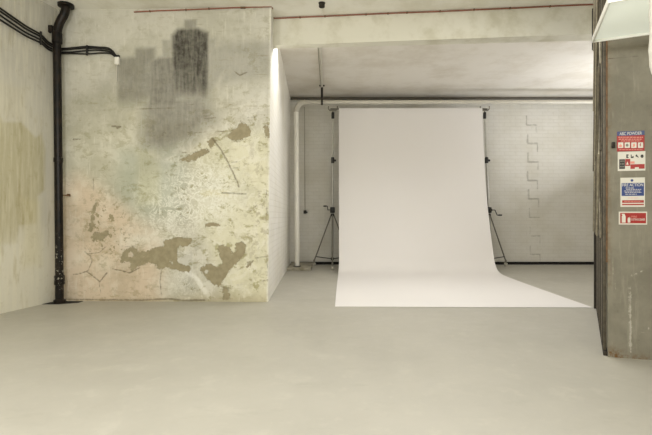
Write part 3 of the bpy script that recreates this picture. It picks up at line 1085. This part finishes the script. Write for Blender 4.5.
# 1. powder extinguisher sign
s = Sign('extinguisher_sign', 'red sign with a blue heading and four white pictograms, topmost on the pier', 630.3, 151.2, G)
s.rect(616.8, 131.2, 644.3, 151.2, .0, .003, M['sign_red'], 'sign_panel')
s.rect(616.8, 131.2, 644.3, 135.6, .003, .0038, M['sign_navy'], 'heading_band')
s.words(619.6, 132.0, 641.8, 135.0, .0042, M['sign_white'], 'heading_lettering', 'ABC POWDER')
s.lines([(618.2, 642.6, 137.3, .9), (618.6, 642.2, 139.2, .9), (621, 640, 141.0, .8)], .0034, M['sign_pink'], 'small_print')
for i in range(4):
    x = 617.9 + i * 6.6
    pc = s.rect(x, 142.5, x + 5.2, 148.0, .003, .0036, M['sign_white'], 'pictogram')
    if i == 0:
        s.poly([(x + 1, 147), (x + 1.2, 144.6), (x + 2, 145.4), (x + 2.6, 143.4), (x + 3.4, 145), (x + 4, 144.4), (x + 4.2, 147)], .0042, M['sign_pink'], 'pictogram_mark', pc)
    elif i == 1:
        s.poly([(x + 2.6 + 1.5 * math.cos(a), 145.2 + 1.5 * math.sin(a)) for a in np.linspace(0, 2 * math.pi, 10)[:-1]], .0042, M['steel'], 'pictogram_mark', pc)
    elif i == 2:
        s.poly([(x + 1, 147), (x + 2, 145.8), (x + 1.6, 144.4), (x + 3.4, 143.4), (x + 4.2, 145), (x + 3.4, 146.8)], .0042, M['sign_pink'], 'pictogram_mark', pc)
    else:
        s.poly([(x + 2.6, 143.2), (x + 1.7, 145.3), (x + 2.6, 145.2), (x + 2.1, 147.2), (x + 3.7, 144.7), (x + 2.8, 144.7), (x + 3.4, 143.2)], .0042, M['sign_red'], 'pictogram_mark', pc)
s.lines([(619, 642, 149.7, .6)], .0034, M['sign_pink'], 'small_print')

# 2. black, white and red sign
s = Sign('extinguisher_sign', 'white sign with black square and red steps below the powder sign', 631.5, 170.8, G)
s.rect(617.7, 151.6, 645.2, 170.8, .0, .003, M['sign_white'], 'sign_panel')
s.rect(619.0, 159.3, 624.8, 169.0, .003, .0038, M['sign_black'], 'black_panel')
s.rect(625.0, 159.0, 630.0, 166.0, .003, .0036, M['sign_red'], 'red_panel')
s.rect(630.2, 164.2, 644.4, 168.8, .003, .0036, M['sign_red'], 'red_panel')
s.rect(630.2, 161.4, 634.4, 163.8, .003, .0036, M['sign_pink'], 'red_panel')
s.rect(634.6, 167.3, 638.6, 168.9, .0036, .0040, M['sign_white'], 'white_panel')
s.poly([(626.2, 164.6), (627.4, 161.4), (628.6, 164.6)], .0042, M['sign_white'], 'warning_mark')
s.lines([(619.8, 624.2, 161.2, 1.0), (619.8, 624.2, 164.0, 1.0), (619.8, 624.2, 166.8, 1.0)], .0042, M['steel'], 'small_print')
for i, x in enumerate((626.3, 630.8, 635.6, 640.6)):
    if i == 0:
        pp = [(x, 154.4), (x + 2.2, 154.4), (x + 2.4, 155.4), (x + 1.2, 156), (x + 2.6, 158), (x, 158)]
    elif i == 1:
        pp = [(x, 154.5), (x + .8, 154.5), (x + .9, 156.8), (x + 2.8, 155.8), (x + 2.8, 158), (x, 158)]
    elif i == 2:
        pp = [(x, 155), (x + 1.2, 154.4), (x + 2.2, 156), (x + 3, 157), (x + 2.6, 158), (x + 1.6, 156.8), (x, 156.6)]
    else:
        pp = [(x + 1.5 + 1.6 * math.cos(a), 156.2 + 1.8 * math.sin(a)) for a in np.linspace(0, 2 * math.pi, 9)[:-1]]
    s.poly(pp, .0036, M['sign_black'], 'pictogram')

# 3. blue fire action notice
s = Sign('fire_action_sign', 'white notice with a blue panel and red stripes, third on the pier', 632.6, 206.9, G)
s.rect(620.4, 177.6, 644.8, 206.9, .0, .003, M['sign_white'], 'sign_panel')
s.rect(621.4, 183.0, 643.8, 195.9, .003, .0036, M['sign_blue'], 'blue_panel')
s.words(622.2, 183.5, 643.1, 186.4, .0040, M['sign_white'], 'heading_lettering', 'FIRE ACTION')
s.lines([(625.5, 634, 188.0, .6), (626, 641, 189.4, .55), (624, 640, 191.0, .6), (624.6, 641.5, 192.4, .55), (625, 637, 194.2, .6)], .0040, M['sign_white'], 'small_print')
s.poly([(632 + 1.5 * math.cos(a), 180.4 + 1.3 * math.sin(a)) for a in np.linspace(0, 2 * math.pi, 13)[:-1]], .0036, M['sign_blue'], 'bell_emblem')
s.lines([(628, 638, 198.0, .4)], .0036, M['sign_pink'], 'small_print')
s.rect(621.9, 200.2, 643.6, 202.8, .003, .0036, M['sign_red'], 'red_stripe')
s.lines([(624, 641, 201.5, .5)], .0040, M['sign_pink'], 'stripe_print')
s.rect(621.9, 203.9, 643.6, 205.2, .003, .0036, M['sign_red'], 'red_stripe')

# 4. red fire extinguisher sign
s = Sign('fire_extinguisher_sign', 'red fire extinguisher sign with white border, lowest on the pier', 632.8, 224.6, G)
s.rect(618.7, 211.6, 647.0, 224.6, .0, .003, M['sign_white'], 'sign_panel')
s.rect(620.0, 212.9, 645.8, 223.3, .003, .0036, M['sign_red'], 'red_panel')
s.poly([(621.8, 222.6), (621.8, 216.2), (622.6, 215.0), (621.6, 214.6), (622.0, 213.7), (624.6, 213.8), (625.0, 215.2), (625.6, 216.4), (625.6, 222.6)], .0042, M['sign_white'], 'extinguisher_emblem')
s.poly([(627.8, 222.6), (627.6, 219.2), (628.4, 217.2), (629.3, 218.3), (629.8, 216.6), (630.5, 219), (630.2, 222.6)], .0042, M['sign_white'], 'flame_emblem')
s.words(631.6, 215.8, 637.0, 217.6, .0042, M['sign_pink'], 'sign_lettering', 'FIRE')
s.words(631.6, 218.4, 645.0, 220.6, .0042, M['sign_white'], 'sign_lettering', 'EXTINGUISHER')

# small black box beside the powder sign
q = pier(613.3, 145, .012)
t = thing('wall_switch', 'small black box on the pier edge left of the red powder sign', 'switch', pier(613.3, 148.3))
Rp = Matrix.Rotation(ROT, 4, 'Z')
MB().box(q, (.019, .02, .042), Rp, .004).build('switch_body', M['black'], t)
MB().box(pier(613.3, 145, .026), (.012, .006, .02), Rp, .002).build('switch_rocker', M['gate_dark'], t)

# ------------------------------------------------------------------ hanging lamp tray, top right, and the lagged pipe
LD1, LD2 = Vector((.40, .917, 0)), Vector((.917, -.40, 0))
cor = P(592, 43, 2.925)


def lp(a, b, z):
    q = cor - LD1 * a + LD2 * b
    return Vector((q.x, q.y, z))


RLm = Matrix.Rotation(math.atan2(LD2.y, LD2.x), 4, 'Z')
lz = cor.z
t = thing('ceiling_light', 'white tray light hung at an angle in front of the concrete pier', 'lamp', lp(.3, .55, lz))
MB().box(lp(.30, .55, lz + .022), (1.10, .60, .016), RLm, .003).build('tray', M['lamp'], t)
for a, b, sx_, sy_ in ((.006, .55, 1.10, .012), (.594, .55, 1.10, .012), (.30, .006, .012, .60), (.30, 1.094, .012, .60)):
    MB().box(lp(a, b, lz + .02), (sx_, sy_, .04), RLm, .003).build('tray_rim', M['rim'], t)
MB().box(lp(.53, .70, lz - .012), (.84, .16, .05), RLm, .008).build('gear_box', M['lampbox'], t)
for b in (.3, .85):
    MB().tube([lp(.3, b, lz + .03), lp(.3, b, CEIL)], .006, 8).build('hanging_rod', M['steel'], t)

q = Vector((1.632, 2.2, 1.70))
t = thing('lagged_pipe', 'white lagged pipe hanging down at the right edge beside the lamp tray', 'pipe', q)
prof = [(.006, 0), (.020, .012), (.029, .05)]
z = .10
while z < 1.68:
    prof.append((.031 + random.uniform(-.002, .003), z))
    z += .035
prof.append((.031, CEIL - 1.70))
MB().lathe(prof, q, (0, 0, 1), 20).build('lagging', M['lag'], t)

# ------------------------------------------------------------------ light
def area(name, loc, size, power, rot=(0, 0, 0), col=(1, 1, 1)):
    l = bpy.data.lights.new(name, 'AREA')
    l.shape = 'RECTANGLE'
    l.size, l.size_y = size
    l.energy = power
    l.color = col
    o = bpy.data.objects.new(name, l)
    o.location = loc
    o.rotation_euler = rot
    COL.objects.link(o)


def bulb(name, loc, r, power, col=(1, 1, 1)):
    l = bpy.data.lights.new(name, 'POINT')
    l.shadow_soft_size = r
    l.energy = power
    l.color = col
    o = bpy.data.objects.new(name, l)
    o.location = loc
    COL.objects.link(o)


WARM = (1.0, .985, .955)
for x, y, e in ((-1.9, 1.2, 82), (.1, 1.0, 66), (-1.4, -1.6, 85), (2.4, -1.4, 66)):
    bulb('fill_light', (x, y, 2.05), .25, e, WARM)  # unseen point fills, added to brighten walls, floor and ceiling together
area('alcove_fill', (1.25, 5.85, 3.38), (3.9, .2), 46, (math.radians(-29), 0, 0), (1, .985, .96))  # added strip fill, hidden by the beam, brightens the paper and alcove
area('fill_light', (1.9, 4.0, 3.40), (1.6, .2), 13, (0, 0, 0), (1, .985, .96))  # another added fill above the view, for the floor and the paper's foot
area('alcove_uplight', (5.3, 7.1, 1.7), (.9, .9), 40, (math.radians(180), math.radians(-28), 0), (.98, .985, 1.0))

w = bpy.data.worlds.new('world')
w.use_nodes = True
w.node_tree.nodes['Background'].inputs[0].default_value = (.9, .9, .9, 1)
w.node_tree.nodes['Background'].inputs[1].default_value = .1
S.world = w
S.cycles.use_denoising = True
S.cycles.max_bounces = 10
S.cycles.diffuse_bounces = 6
S.view_settings.view_transform = 'Standard'
S.view_settings.look = 'None'
S.view_settings.gamma = 1
S.view_settings.use_curve_mapping = False
S.view_settings.exposure = .43
